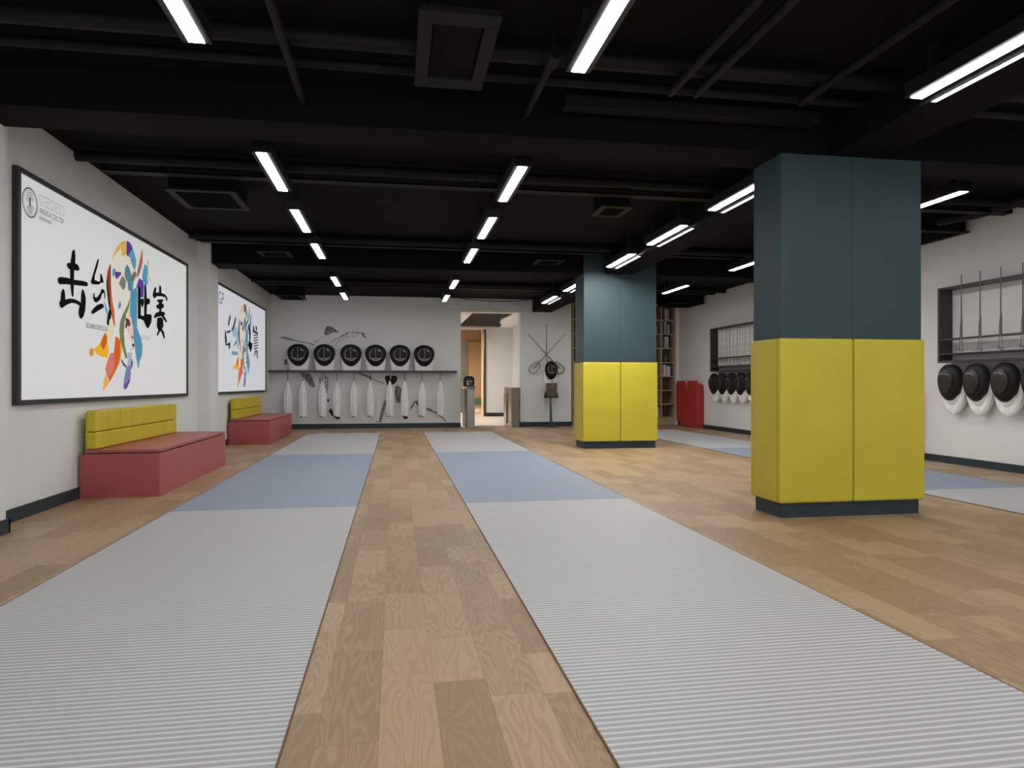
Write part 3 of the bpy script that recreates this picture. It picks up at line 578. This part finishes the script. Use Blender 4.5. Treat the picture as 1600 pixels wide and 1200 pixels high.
# ------------------------------------------------------------------ posters
def poster(label, y0, second):
    W, H, z0, xw = 4.42, 1.845, .89, XL
    t = thing('light_box_poster', label, 'poster', (xw, y0 + W / 2, z0))
    f = .05
    b = MB().box(xw, xw + .045, y0, y0 + W, z0, z0 + f - .01); b.box(xw, xw + .045, y0, y0 + W, z0 + H - f + .01, z0 + H); b.box(xw, xw + .045, y0, y0 + f - .005, z0 + f - .01, z0 + H - f + .01); b.box(xw, xw + .045, y0 + W - f + .005, y0 + W, z0 + f - .01, z0 + H - f + .01)
    b.build('frame', M['frame'], t)
    MB().box(xw, xw + .03, y0 + .045, y0 + W - .045, z0 + .04, z0 + H - .04).build('panel', M['panel_cool' if second else 'panel_white'], t)
    xp = xw + .0315
    def flat(polys, mats_, name):
        b = MB(); k = 0
        for i, p in enumerate(polys):
            x = xp + .00012 * i
            b.mi = mats_[1][i]
            vs = [b.bm.verts.new((x, y0 + a / 1000, z0 + c / 1000)) for a, c in p]
            b.face(vs)
        o = b.build(name, mats_[0], t)
        for pl in o.data.polygons:
            if pl.normal.x < 0: pl.flip()
        return o
    cols = sorted({c for c, p in SPLASH_SHAPES}); o = flat([p for c, p in SPLASH_SHAPES], ([print_mat(c) for c in cols], [cols.index(c) for c, p in SPLASH_SHAPES]), 'colour_splash')
    o['label'] = 'abstract watercolour splash of a masked fencer'
    xp += .006
    if not second:
        o = flat(BRUSH_STROKES, ([print_mat((14, 14, 15))], [0] * len(BRUSH_STROKES)), 'brush_lettering'); o['label'] = 'black brush characters'
        # round emblem and small print, top left
        b = MB(); cy, cz = y0 + .19, z0 + 1.605
        def ring(r0, r1, a0=0, a1=2 * PI, n=40, sy=1.0, dz=0):
            pa = [(math.cos(a0 + (a1 - a0) * k / n), math.sin(a0 + (a1 - a0) * k / n)) for k in range(n + 1)]
            A_ = [b.bm.verts.new((xp, cy + c * r0 * sy, cz + dz + s_ * r0)) for c, s_ in pa]; B_ = [b.bm.verts.new((xp, cy + c * r1 * sy, cz + dz + s_ * r1)) for c, s_ in pa]
            for k in range(n): b.face([A_[k], A_[k + 1], B_[k + 1], B_[k]])
        ring(.107, .119); ring(.094, .098)
        for k in range(4): ring(.030 + k * .013, .034 + k * .013, .2, PI + .3, 20, .8, .012)
        for k in range(3): ring(.020 + k * .018, .027 + k * .018, PI + .2, 2 * PI + .1, 20, .8, -.02)
        b.box(xp - .0005, xp, cy - .012, cy + .012, cz - .03, cz + .04)
        o = b.build('emblem', print_mat((84, 82, 80)), t); o['label'] = 'grey round emblem'
        b = MB()
        for (a0, a1, c0, c1) in ((.335, .76, 1.708, 1.712), (.335, .76, 1.632, 1.636), (.335, .339, 1.632, 1.712), (.756, .76, 1.632, 1.712)): b.box(xp, xp + .0006, y0 + a0, y0 + a1, z0 + c0, z0 + c1)
        for k in range(8): b.box(xp, xp + .0006, y0 + .365 + k * .047, y0 + .368 + k * .047, z0 + 1.645, z0 + 1.70)
        for k in range(6): b.box(xp, xp + .0006, y0 + .35 + k * .06, y0 + .385 + k * .06, z0 + 1.65 + .016 * (k % 3), z0 + 1.654 + .016 * (k % 3))
        b.build('outline_print', print_mat((150, 150, 150)), t)
        lettering('XNOIU.A COC TOP', .062, print_mat((40, 40, 40)), t, (xp, y0 + .335, z0 + 1.562), stretch=.76)
        lettering('aunionum', .062, print_mat((70, 70, 70)), t, (xp, y0 + .335, z0 + 1.508), stretch=.82)
        lettering('BOIABBKOOROOOUI', .068, print_mat((50, 62, 84)), t, (xp, y0 + 1.2, z0 + .695), stretch=.74)
        lettering('UNOIOE', .075, print_mat((178, 172, 176)), t, (xp, y0 + 2.62, z0 + .68), stretch=1.0)
    else:
        cols = sorted({c for c, p in SECOND_STROKES}); o = flat([p for c, p in SECOND_STROKES], ([print_mat(c) for c in cols], [cols.index(c) for c, p in SECOND_STROKES]), 'brush_lettering'); o['label'] = 'dark scratchy brush characters'
        lettering('GP', .30, print_mat((120, 124, 140)), t, (xp, y0 + .2, z0 + 1.50), stretch=1.0)
poster('large near poster with a colourful fencer splash and bold black brush characters', 5.86, False)
poster('second poster beyond the pilaster, same colour splash with thinner grey characters', 11.77, True)

# ------------------------------------------------------------------ masks
def egg(th, a, b, k): return (a * math.cos(th) * (1 + k * math.sin(th)), b * math.sin(th))
def face_parts(t, a, b, zc, y_rim, bulge, k=.2, slats=True):
    n = 40; b_ = MB(); rs = []
    for f, d in ((1.0, .05), (1.03, .02), (1.03, -.005), (.985, -.02), (.95, -.018)):
        rs.append([(x * f, y_rim + d, zc + z * f) for x, z in [egg(2 * PI * i / n, a, b, k) for i in range(n)]])
    b_.rings(rs, cap=False); fp = b_.build('rim', M['cord'], t, smooth=True)
    b_ = MB(); rs = []
    for j in range(9):
        q = .96 * math.cos(j / 8 * PI / 2 * .985); d = -.012 - bulge * math.sin(j / 8 * PI / 2)
        rs.append([(x * q, y_rim + d, zc + z * q) for x, z in [egg(2 * PI * i / n, a, b, k) for i in range(n)]])
    b_.rings(rs, cap=True); face = b_.build('mesh_face', M['mesh_black'], t, smooth=True)
    if slats:
        def surf(x, z):   # point on the dome
            q = min(.95, math.hypot(x / a, (z) / b)); return y_rim - .016 - bulge * math.sqrt(max(0, 1 - q * q))
        g = MB(); r0 = a * .64; zo = .02
        def bar(p, q, r=.0038):
            pts = []
            for i in range(7):
                x = p[0] + (q[0] - p[0]) * i / 6; z = p[1] + (q[1] - p[1]) * i / 6; pts.append((x, surf(x, z), zc + z))
            g.tube(pts, r, 5)
        for i in range(-5, 6):
            if i == 0: continue
            x = i * r0 / 6; z0 = -math.sqrt(max(0, r0 * r0 - x * x)) + zo
            bar((x, z0), (x * 1.10, z0 * .30 - .030), .0050)
        bar((0, r0 + zo), (0, -r0 + zo), .0028)
        for i in range(5):
            an = PI - .35 + i * .28 - .35; bar((r0 * math.cos(an) * .98, r0 * math.sin(an) * .98 + zo), (r0 * math.cos(an) * .80, r0 * math.sin(an) * .80 + zo), .0036)
        for i in range(3):
            an = .95 - i * .16; bar((r0 * math.cos(an) * .95, r0 * math.sin(an) * .95 + zo), (r0 * math.cos(an + .14) * .76, r0 * math.sin(an + .14) * .76 + zo), .0045)  # short upper-right bars paint a highlight on the mesh
        ringp = [(r0 * math.cos(2 * PI * i / 40), r0 * math.sin(2 * PI * i / 40) + zo) for i in range(41)]
        g.tube([(x, surf(x, z) + .001, zc + z) for x, z in ringp], .0015, 5)
        g.build('grille_and_highlight', M['grille'], face, smooth=True)
    return face
def shelf_mask(label):
    t = thing('fencing_mask', label, 'fencing mask')
    b = MB(); rs = []; n = 28
    for z, hw, d in ((0, .213, .20), (.05, .220, .205), (.12, .228, .212), (.20, .238, .22), (.30, .245, .22), (.40, .236, .21), (.48, .20, .19), (.55, .14, .15), (.59, .07, .10)):
        rs.append([(hw * math.copysign(abs(math.cos(a)) ** .55, math.cos(a)), -.01 - d / 2 + d / 2 * math.copysign(abs(math.sin(a)) ** .55, math.sin(a)), z) for a in [2 * PI * i / n for i in range(n)]])
    b.rings(rs); b.build('bib', M['mask_white'], t, smooth=True)
    face_parts(t, .235, .252, .358, -.235, .07)
    return t
SY, SZ = 16.62, 1.385
sh = tag(MB().box(-2.895, 1.46, SY, YF, 1.335, SZ).build('wall_shelf', M['shelf'], bevel=.004), 'long charcoal shelf on the far wall carrying six masks', 'shelf')
masks_x = [-2.262, -1.668, -1.06, -.485, .087, .662]
names = ['leftmost black-faced fencing mask on the long shelf', 'second black-faced fencing mask from the left on the long shelf', 'third black-faced fencing mask from the left on the long shelf', 'fourth black-faced fencing mask from the left on the long shelf', 'fifth black-faced fencing mask from the left on the long shelf', 'rightmost black-faced fencing mask on the long shelf']
m0 = shelf_mask(names[0])
for i, (x, nm) in enumerate(zip(masks_x, names)):
    o = m0 if i == 0 else dup(m0, label=nm)
    o.location = (x + .02, YF - .02, SZ); o['group'] = 'masks on the long shelf'

# ------------------------------------------------------------------ white garments hanging under the shelf
def garment(label):
    t = thing('hanging_garment', label, 'garment')
    prof = [(-.19, .006), (-.20, .016), (-.26, .034), (-.34, .052), (-.44, .070), (-.55, .083), (-.68, .086), (-.80, .082), (-.92, .078), (-1.0, .074), (-1.03, .068), (-1.035, .05)]
    n = 36; b = MB(); rs = []
    for z, r in prof:
        rs.append([(r * (1 + .16 * math.sin(7 * a + .6) * min(1, r / .06)) * math.cos(a) , .8 * r * (1 + .16 * math.sin(7 * a + .6) * min(1, r / .06)) * math.sin(a), z + (.012 * math.sin(2 * a) if z < -.99 else 0)) for a in [2 * PI * i / n for i in range(n)]])
    b.rings(rs); b.build('cloth', M['cloth'], t, smooth=True)
    MB().tube([(0, 0, 0), (0, 0, -.185)], .006, 8).build('cord', M['cord'], t)
    MB().tube([(0, 0, -.165), (0, 0, -.205)], [.008, .012], 8).build('tip', M['cord'], t)
    MB().rings([[(.055 * math.cos(a), .04 * math.sin(a), z) for a in [2 * PI * i / 16 for i in range(16)]] for z in (-1.03, -1.05)]).build('hem', M['cloth_dark'], t)
    return t
gx = [449.5, 473, 503.5, 526.5, 553.5, 579.5, 610, 633.5, 660.5, 688]
gX = [-2.485, -2.145, -1.702, -1.37, -.975, -.59, -.135, .218, .63, 1.07]
g0 = None
for i, x in enumerate(gX):
    lab = '%s white folded garment from the left hanging under the long shelf' % ORD[i] if 0 < i < 9 else ('leftmost white folded garment under the long shelf, behind the far bench' if i == 0 else 'rightmost white folded garment under the long shelf, nearest the doorway')
    if g0 is None: g0 = garment(lab); o = g0
    else: o = dup(g0, label=lab, rotz=((i * 1.7) % 1.0 - .5) * .25)
    o.location = (x, 16.80, 1.335); o['group'] = 'garments under the shelf'

# ------------------------------------------------------------------ ink mural on the far wall
b = MB()
for i, (tn, p) in enumerate(MURAL_SHAPES):
    b.mi = tn; b.face([b.bm.verts.new((x / 1000, YF - .0015 - .0001 * i, z / 1000)) for x, z in p])
o = b.build('wall_mural', INK); tag(o, 'grey ink mural of a lunging fencer painted on the far wall', 'mural')
for pl in o.data.polygons:
    if pl.normal.y > 0: pl.flip()

# ------------------------------------------------------------------ racks on the right wall
def rack(label, y0, y1):
    x0, x1, z0, z1 = 7.10, XR, 1.337, 2.325
    t = thing('wall_rack', label, 'rack', (XR, (y0 + y1) / 2, z0)); e = .028
    MB().box(x0, x1, y0, y0 + e, z0, z1).build('side_panel', M['rack'], t); MB().box(x0, x1, y1 - e, y1, z0, z1).build('side_panel', M['rack'], t)
    MB().box(x0, x1, y0 + e, y1 - e, z1 - e, z1).build('top_panel', M['rack'], t); MB().box(x0, x1, y0 + e, y1 - e, z0, z0 + e).build('bottom_panel', M['rack'], t)
    MB().box(x0, x0 + .11, y0 + e, y1 - e, 1.632, 1.652).build('shelf', M['rack'], t); MB().box(x0, x1, y0 + e, y1 - e, 1.440, 1.460).build('shelf', M['rack'], t)
rack('near dark metal wall rack on the right wall with tall separate foils', 5.0, 8.114)
rack('far dark metal wall rack on the right wall, filled with pale foils', 11.9, 14.85)
def wall_mask(label):
    t = thing('fencing_mask', label, 'fencing mask')
    n = 40; b = MB()
    def U(s, dz=0):      # rounded bib outline, broad at the shoulders and round below
        out = []
        for i in range(n):
            th = 2 * PI * i / n; c, s_ = math.cos(th), math.sin(th)
            out.append((.194 * s * c, (.20 * s_ if s_ > 0 else .355 * s_) * s + dz))
        return out
    rs = []
    for y, s, dz in ((0, .80, .02), (-.03, .95, .01), (-.07, 1.03, 0), (-.115, 1.03, 0), (-.135, .95, .005), (-.125, .76, .03)):
        rs.append([(x, y, .40 + z) for x, z in U(s, dz)])
    b.rings(rs); b.build('bib', M['mask_white'], t, smooth=True)
    b = MB(); rs = []
    for y, s, dz in ((-.11, .80, .02), (-.15, .74, .03), (-.155, .60, .06)):
        rs.append([(x, y, .40 + z) for x, z in U(s, dz)])
    b.rings(rs); b.build('chin_pad', M['mask_white'], t, smooth=True)
    face_parts(t, .180, .232, .445, -.165, .05, k=.12, slats=False)
    # smooth visor oval on the dome
    b = MB(); rs = []
    for q, d in ((.66, -.046), (.665, -.062), (.62, -.068), (.3, -.074), (.05, -.076)):
        rs.append([(x * q - .01, -.165 + d, .455 + z * q) for x, z in [egg(2 * PI * i / n, .180, .232, .08) for i in range(n)]])
    b.rings(rs); v = b.build('visor', M['mesh_inner'], t, smooth=True)
    g = MB(); g.tube([(-.075 + .03 * i, -.242, .545 + .012 * math.sin(i * .9)) for i in range(5)], .003, 5); g.build('painted_highlight', M['grille'], v)  # pale curved line painted on as the visor's highlight
    return t
w0 = None
for i, y in enumerate([7.955, 7.545, 7.13, 6.715]):
    lab = '%s black and white fencing mask from the left under the near wall rack' % ORD[i]
    if w0 is None: w0 = wall_mask(lab); o = w0
    else: o = dup(w0, label=lab)
    o.location = (XR - .001, y, .635); o.rotation_euler = (0, 0, -PI / 2); o['group'] = 'masks under the near rack'
for i, y in enumerate([14.75, 14.335, 13.92, 13.51, 13.10]):
    o = dup(w0, label='%s black and white fencing mask from the left under the far wall rack' % ORD[i])
    o.location = (XR - .001, y, .625); o.rotation_euler = (0, 0, -PI / 2); o['group'] = 'masks under the far rack'
def standing_foil(label):
    t = thing('fencing_foil', label, 'foil')
    MB().tube([(0, 0, .17), (0, 0, .99)], [.0095, .006], 8).build('blade', M['foil'], t, smooth=True)
    b = MB().tube([(0, -.018, .025), (0, -.014, .40), (0, 0, .52)], .0042, 6); b.tube([(0, .026, .035), (0, .02, .30), (0, 0, .46)], .0042, 6)
    b.build('grip', M['foil'], t, smooth=True)
    b = MB()
    for y, z in ((-.018, .015), (.026, .025)):
        b.tube([(0, y - .018, z - .012), (0, y, z + .004), (0, y + .016, z + .02)], .006, 6); b.tube([(0, y + .014, z - .014), (0, y - .014, z + .014)], .005, 6)
    b.build('pommel', M['foil'], t)
    return t
s0 = None
for i, y in enumerate([7.712, 7.426, 7.132, 6.838]):
    lab = '%s upright dark foil from the left on the near wall rack' % ORD[i]
    if s0 is None: s0 = standing_foil(lab); o = s0
    else: o = dup(s0, label=lab)
    o.location = (7.090, y, 1.462); o['group'] = 'foils on the near rack'
p0 = None
for i in range(26):
    lab = '%s pale upright foil from the left on the far wall rack' % ORD[i]
    y = 14.70 - i * .068 - R.uniform(-.008, .008)
    if p0 is None:
        t = thing('fencing_foil', lab, 'foil'); b = MB(); b.box(-.012, .012, -.027, .010, 0, .835); b.box(-.004, .014, .010, .024, 0, .835); b.build('blade', M['foil_light'], t)
        MB().box(-.012, .012, -.02, .02, 0, .03).build('pommel', M['rack'], t); p0 = t; o = t
    else: o = dup(p0, label=lab)
    o.location = (7.25 + R.uniform(-.012, .012), y, 1.460); o['group'] = 'pale foils on the far rack'

# ------------------------------------------------------------------ red cabinets against the right wall
def red_unit(label, y0, y1):
    t = thing('red_storage_unit', label, 'cabinet', (7.2, y0, 0))
    x0, x1, z0, z1 = 7.095, 7.278, .12, 1.15
    ym = y0 + (y1 - y0) * .50
    arc = lambda cy, cz, r, a0, a1, n=8: [(cy + r * math.cos(a0 + (a1 - a0) * k / n), cz + r * math.sin(a0 + (a1 - a0) * k / n)) for k in range(n + 1)]
    # near lobe: rounded towards the wall; far lobe: rounded at its far top corner
    prof = [(x0, z0), (x1, z0)] + arc(x1 - .14, z1 - .20, .14, 0, PI / 2) + arc(x0 + .03, z1 - .03, .03, PI / 2, PI)
    m = MB(); m.prism(prof, lambda p: (p[0], y0, p[1]), lambda p: (p[0], ym - .10 * max(0, (p[1] - .86) / .29) - .002, p[1])); m.build('lobe', M['red_deep'], t, bevel=.008)
    prof = [(ym + .002, z0), (y1 - .04, z0), (y1, z0 + .04)] + arc(y1 - .12, z1 - .12, .12, 0, PI / 2) + [(ym + .11, z1), (ym + .085, z1 - .03), (ym + .002, .86)]
    m = MB(); m.prism(prof, lambda p: (x0, p[0], p[1]), lambda p: (x0 + .035, p[0], p[1])); m.build('front_panel', M['red_deep'], t, bevel=.008)
    MB().box(x0 + .035, x1, ym, y1 - .01, z0, .86).build('body', M['red_deep'], t)
    MB().box(x0 + .035, x1, ym + .50, y1 - .03, .86, z1 - .01).build('rear_lobe', M['red_deep'], t, bevel=.02)
    MB().box(x0 + .02, x1, y0 + .01, y1 - .2, 0, z0).build('plinth', M['red_deep'], t)
    MB().box(x0 + .04, x0 + .08, y1 - .12, y1 - .08, 0, z0).build('foot', M['frame'], t)
red_unit('red notched storage unit against the right wall, beside the bookcase', 15.58, 16.78)
red_unit('red storage unit by the right wall, mostly hidden behind the near column', 8.62, 9.6)

# ------------------------------------------------------------------ bookcase in the alcove
bx0, bx1, by0, by1 = 4.45, 7.232, 17.15, 17.52
t = thing('bookcase', 'tall tan wooden bookcase of square cells in the far right corner', 'bookcase', ((bx0 + bx1) / 2, by0, 0))
zs = [.186, .538, .899, 1.263, 1.624, 1.998, 2.367, 2.735, 3.079]
xs = [7.222 - .37 * k for k in range(8)]
MB().box(bx0, bx1, by1, by1 + .03, 0, 3.15).build('back_panel', M['wood_dark'], t)
MB().box(bx0, bx1, by0 + .02, by1, 0, .17).build('plinth', M['wood'], t)
for z in zs: MB().box(bx0 + .012, bx1 - .012, by0, by1, z - .013, z + .013).build('shelf_board', M['wood'], t)
for x in xs[1:7]: MB().box(x - .013, x + .013, by0 - .003, by1, .17, 3.10).build('upright', M['wood'], t)
MB().box(bx1 - .03, bx1 + .0, by0 - .004, by1, 0, 3.15).build('side_panel', M['wood'], t)
MB().box(bx0, bx0 + .03, by0 - .004, by1, 0, 3.15).build('side_panel', M['wood'], t)
MB().box(bx0, bx1, by0 - .006, by1, 3.10, 3.15).build('top_board', M['wood'], t)
cells = [(0, 7, [('paper', .030, .30, 1), ('paper', .024, .27, 0), ('paper_grey', .03, .255, 0), ('paper', .022, .25, 0)], .10), (0, 6, [('paper', .034, .33, 0), ('paper_dark', .028, .24, 0), ('paper_grey', .026, .22, 0), ('paper', .036, .235, 0)], .10),
         (0, 5, [('paper', .034, .30, 0), ('paper_grey', .026, .29, 0), ('paper', .036, .295, 0)], .10), (0, 4, [('paper_grey', .012, .17, 0)], .13),
         (0, 3, [('paper', .036, .29, 0), ('paper', .042, .30, 0), ('paper_grey', .03, .27, 0), ('paper', .036, .265, 0), ('paper', .04, .26, 0), ('paper_grey', .018, .24, 0)], .05),
         (1, 7, [('paper_grey', .022, .15, 0), ('paper_grey', .02, .15, 0)], .205), (1, 6, [('paper_grey', .026, .24, 0), ('paper', .028, .25, 0), ('paper_grey', .03, .23, 0)], .17), (1, 5, [('paper', .045, .21, 0), ('paper_grey', .03, .19, 0)], .165),
         (1, 4, [('paper', .018, .18, 0)], .21), (1, 3, [('paper', .03, .20, 0), ('paper', .026, .17, 0)], .185), (1, 2, [('paper_grey', .03, .22, 0)], .20), (1, 1, [('paper_grey', .02, .15, 0)], .19), (1, 0, [('paper', .05, .27, 0), ('paper', .045, .26, 0), ('paper', .04, .27, 0)], .17)]
colr = {'paper': 'pale', 'paper_grey': 'grey', 'paper_dark': 'charcoal'}
ROWN = ['lowest', 'second-lowest', 'third-lowest', 'fourth-lowest', 'fourth-highest', 'third-highest', 'second-highest', 'top']
for c, r, books, start in cells:
    x = xs[c + 1] + .013 + start
    if c == 1: x = xs[c + 1] + .013 + start
    for i, (mk, w_, h_, lean) in enumerate(books):
        t = thing('book', '%s upright book, %s from left in the %s cell of the bookcase\'s %s column' % (colr[mk], ORD[i], ROWN[r], 'right' if c == 0 else 'second-right'), 'book', (x, 17.2, zs[r] + .0135), 'books in the corner bookcase')
        MB().box(x, x + w_ - .002, 17.20, 17.40, zs[r] + .0135, zs[r] + .0135 + h_).build('cover', M[mk], t)
        MB().box(x + .003, x + w_ - .005, 17.202, 17.402, zs[r] + .017, zs[r] + .0105 + h_ - .002 + .004).build('pages', M['mask_white'], t)
        x += w_

# ------------------------------------------------------------------ turnstiles
t = thing('turnstile', 'left steel turnstile cabinet at the doorway, carrying a black device', 'turnstile', (1.79, 16.7, 0))
MB().box(1.70, 1.885, 16.60, 17.75, 0, .945).build('body', M['steel'], t, bevel=.004)
MB().box(1.665, 1.925, 16.56, 17.80, .985, 1.005).build('lid', M['steel'], t, bevel=.004)
MB().box(1.695, 1.89, 16.595, 17.76, .945, .985).build('glass_band', M['steel_dark'], t)
MB().box(1.715, 1.83, 16.596, 16.602, .05, .92).build('front_panel', M['steel'], t)
MB().box(1.694, 1.701, 16.602, 17.74, .01, .94).build('side_panel', M['rack'], t)  # added dark sheet: shade of the left side put into its colour
t = thing('turnstile', 'right steel turnstile cabinet at the doorway with a small gate wing', 'turnstile', (2.92, 16.9, 0))
MB().box(2.83, 3.025, 16.85, 18.0, 0, .965).build('body', M['steel'], t, bevel=.004)
MB().box(2.825, 3.03, 16.845, 18.005, .965, .985).build('lid', M['steel'], t, bevel=.004)
MB().box(2.795, 2.83, 17.5, 17.9, .06, .83).build('gate_wing', M['steel'], t, bevel=.008)
MB().box(2.824, 2.831, 16.93, 16.96, .02, .95).build('door_trim', M['steel'], t)
b = MB(); b.tube([(2.90 + .018 * math.cos(a), 16.847, .62 + .014 * math.sin(a)) for a in [2 * PI * k / 16 for k in range(17)]], .003, 5)
b.box(2.872, 2.880, 16.847, 16.851, .61, .63); b.box(2.922, 2.930, 16.847, 16.851, .61, .63); b.build('lock_plate', M['rack'], t)
# device on the left turnstile
t = thing('access_terminal', 'black arched terminal standing on the left turnstile', 'terminal', (1.79, 16.7, 1.006))
def arch(w, h, n=10):
    pts = [(-w / 2, 0), (w / 2, 0)]; r = w * .36
    for k in range(n + 1): a = k / n * PI / 2; pts.append((w / 2 - r + r * math.cos(a), h - r + r * math.sin(a)))
    for k in range(n + 1): a = PI / 2 + k / n * PI / 2; pts.append((-w / 2 + r + r * math.cos(a), h - r + r * math.sin(a)))
    return pts
b = MB(); b.prism(arch(.255, .25), lambda p: (1.755 + p[0], 16.64, 1.006 + p[1]), lambda p: (1.755 + p[0], 16.80, 1.006 + p[1])); b.build('housing', M['plastic'], t, bevel=.012)
b = MB(); b.prism(arch(.18, .19), lambda p: (1.755 + p[0], 16.632, 1.016 + p[1]), lambda p: (1.755 + p[0], 16.64, 1.016 + p[1])); b.build('screen', M['mesh_inner'], t)
b = MB()
for x0, x1, z0, z1 in ((-.05, -.03, .03, .13), (-.03, .0, .03, .045), (-.03, -.012, .115, .13), (.0, .05, .115, .125), (.035, .05, .085, .115), (-.02, -.005, .055, .075)): b.box(1.755 + x0, 1.755 + x1, 16.630, 16.633, 1.016 + z0, 1.016 + z1)
b.build('display_marks', M['mark_white'], t)

# ------------------------------------------------------------------ crossed foils and display stand
def wall_foil(label, tip, hilt, side):
    t = thing('fencing_foil', label, 'foil', (hilt[0], YF - .03, hilt[1]))
    d = Vector((tip[0] - hilt[0], 0, tip[1] - hilt[1])).normalized(); n_ = Vector((d.z, 0, -d.x)); y = YF - (.045 if side > 0 else .063)
    h = Vector((hilt[0], y, hilt[1])); tp = Vector((tip[0], y, tip[1]))
    MB().tube([h + d * .27, tp], [.011, .006], 8).build('blade', M['foil'], t, smooth=True)
    pts = [h + d * .31 + n_ * .05, h + d * .31 - n_ * .05, h + d * .24 - n_ * .085, h + d * .07 - n_ * .10, h + d * .015 - n_ * .075, h - d * .01, h + d * .015 + n_ * .075, h + d * .07 + n_ * .10, h + d * .24 + n_ * .085, h + d * .31 + n_ * .05]
    g = MB()
    for dy in (0, -.03):
        g.tube([p + Vector((0, dy, 0)) for p in pts], .011, 8)
    for p in pts[:9]: g.tube([p, p + Vector((0, -.03, 0))], .009, 6)
    g.build('guard', M['brass'], t, smooth=True)
    MB().tube([h + d * .30, h + d * .12], [.016, .019], 8).build('grip', M['steel'], t, smooth=True)
    MB().tube([h + d * .28, h + d * .28 + Vector((0, YF - y - .002, 0))], .008, 6).build('wall_peg', M['foil'], t)
wall_foil('crossed wall foil pointing up left, hilt at lower right', (3.268, 2.309), (4.15, 1.372), 1)
wall_foil('crossed wall foil pointing up right, hilt at lower left', (4.222, 2.325), (3.322, 1.370), -1)
t = thing('fencing_foil', 'vertical thin foil on the far wall behind the mask on the stand', 'foil', (3.745, YF - .02, 1.64))
MB().tube([(3.745, YF - .012, 1.72), (3.742, YF - .012, 2.587)], [.010, .006], 8).build('blade', M['foil'], t, smooth=True)
MB().tube([(3.765, YF - .03, 1.60), (3.75, YF - .015, 1.66), (3.745, YF - .012, 1.72)], .011, 8).build('grip', M['foil'], t, smooth=True)
t = thing('display_stand', 'slim teal display stand with a bronze box, by the far wall', 'stand', (3.81, 16.765, 0))
o = MB().tube([(3.81, 16.765, 0), (3.81, 16.765, .012), (3.81, 16.765, .03), (3.81, 16.765, .08)], [.20, .20, .11, .05], 6).build('base', M['teal_skirt'], t)
MB().tube([(3.81, 16.765, .03), (3.80, 16.765, .55), (3.80, 16.765, .74)], [.036, .026, .018], 12).build('pole', M['tealpole'], t, smooth=True)
b = MB(); b.prism([(-.165, 0), (.165, 0), (.165, .06), (.13, .16), (-.13, .16), (-.165, .06)], lambda p: (3.81 + p[0], 16.68, .722 + p[1]), lambda p: (3.81 + p[0], 16.84, .722 + p[1])); b.build('tray', M['plastic'], t, bevel=.006)
bx = MB().box(3.683, 3.938, 16.66, 16.82, .742, 1.09).build('box', M['bronze'], t, bevel=.012)
MB().box(3.70, 3.92, 16.653, 16.661, .76, 1.0).build('plate', M['bronze'], bx, bevel=.004)
MB().tube([(3.815, 16.675, .90), (3.815, 16.67, 1.16)], [.020, .012], 10).build('post', M['steel'], t, smooth=True)
mk = MB()
t = thing('fencing_mask', 'black oval fencing mask with white bib on the display stand', 'fencing mask', (3.83, 16.96, 1.0))
b = MB(); rs = []
for z, hw in ((.98, .155), (1.05, .168), (1.2, .172), (1.35, .17), (1.45, .162), (1.56, .12), (1.60, .06)):
    rs.append([(3.83 + hw * math.copysign(abs(math.cos(a)) ** .6, math.cos(a)), 16.90 + .03 * math.copysign(abs(math.sin(a)) ** .6, math.sin(a)), z) for a in [2 * PI * i / 24 for i in range(24)]])
b.rings(rs); b.build('bib', M['mask_white'], t, smooth=True)
t2 = thing('tmp', 'x', 'x'); face_parts(t2, .155, .225, 0, 0, .06, k=.1)
for ch in list(t2.children): ch.parent = t; ch.location = Vector((3.83, 16.84, 1.408)) - t.location
bpy.data.objects.remove(t2)
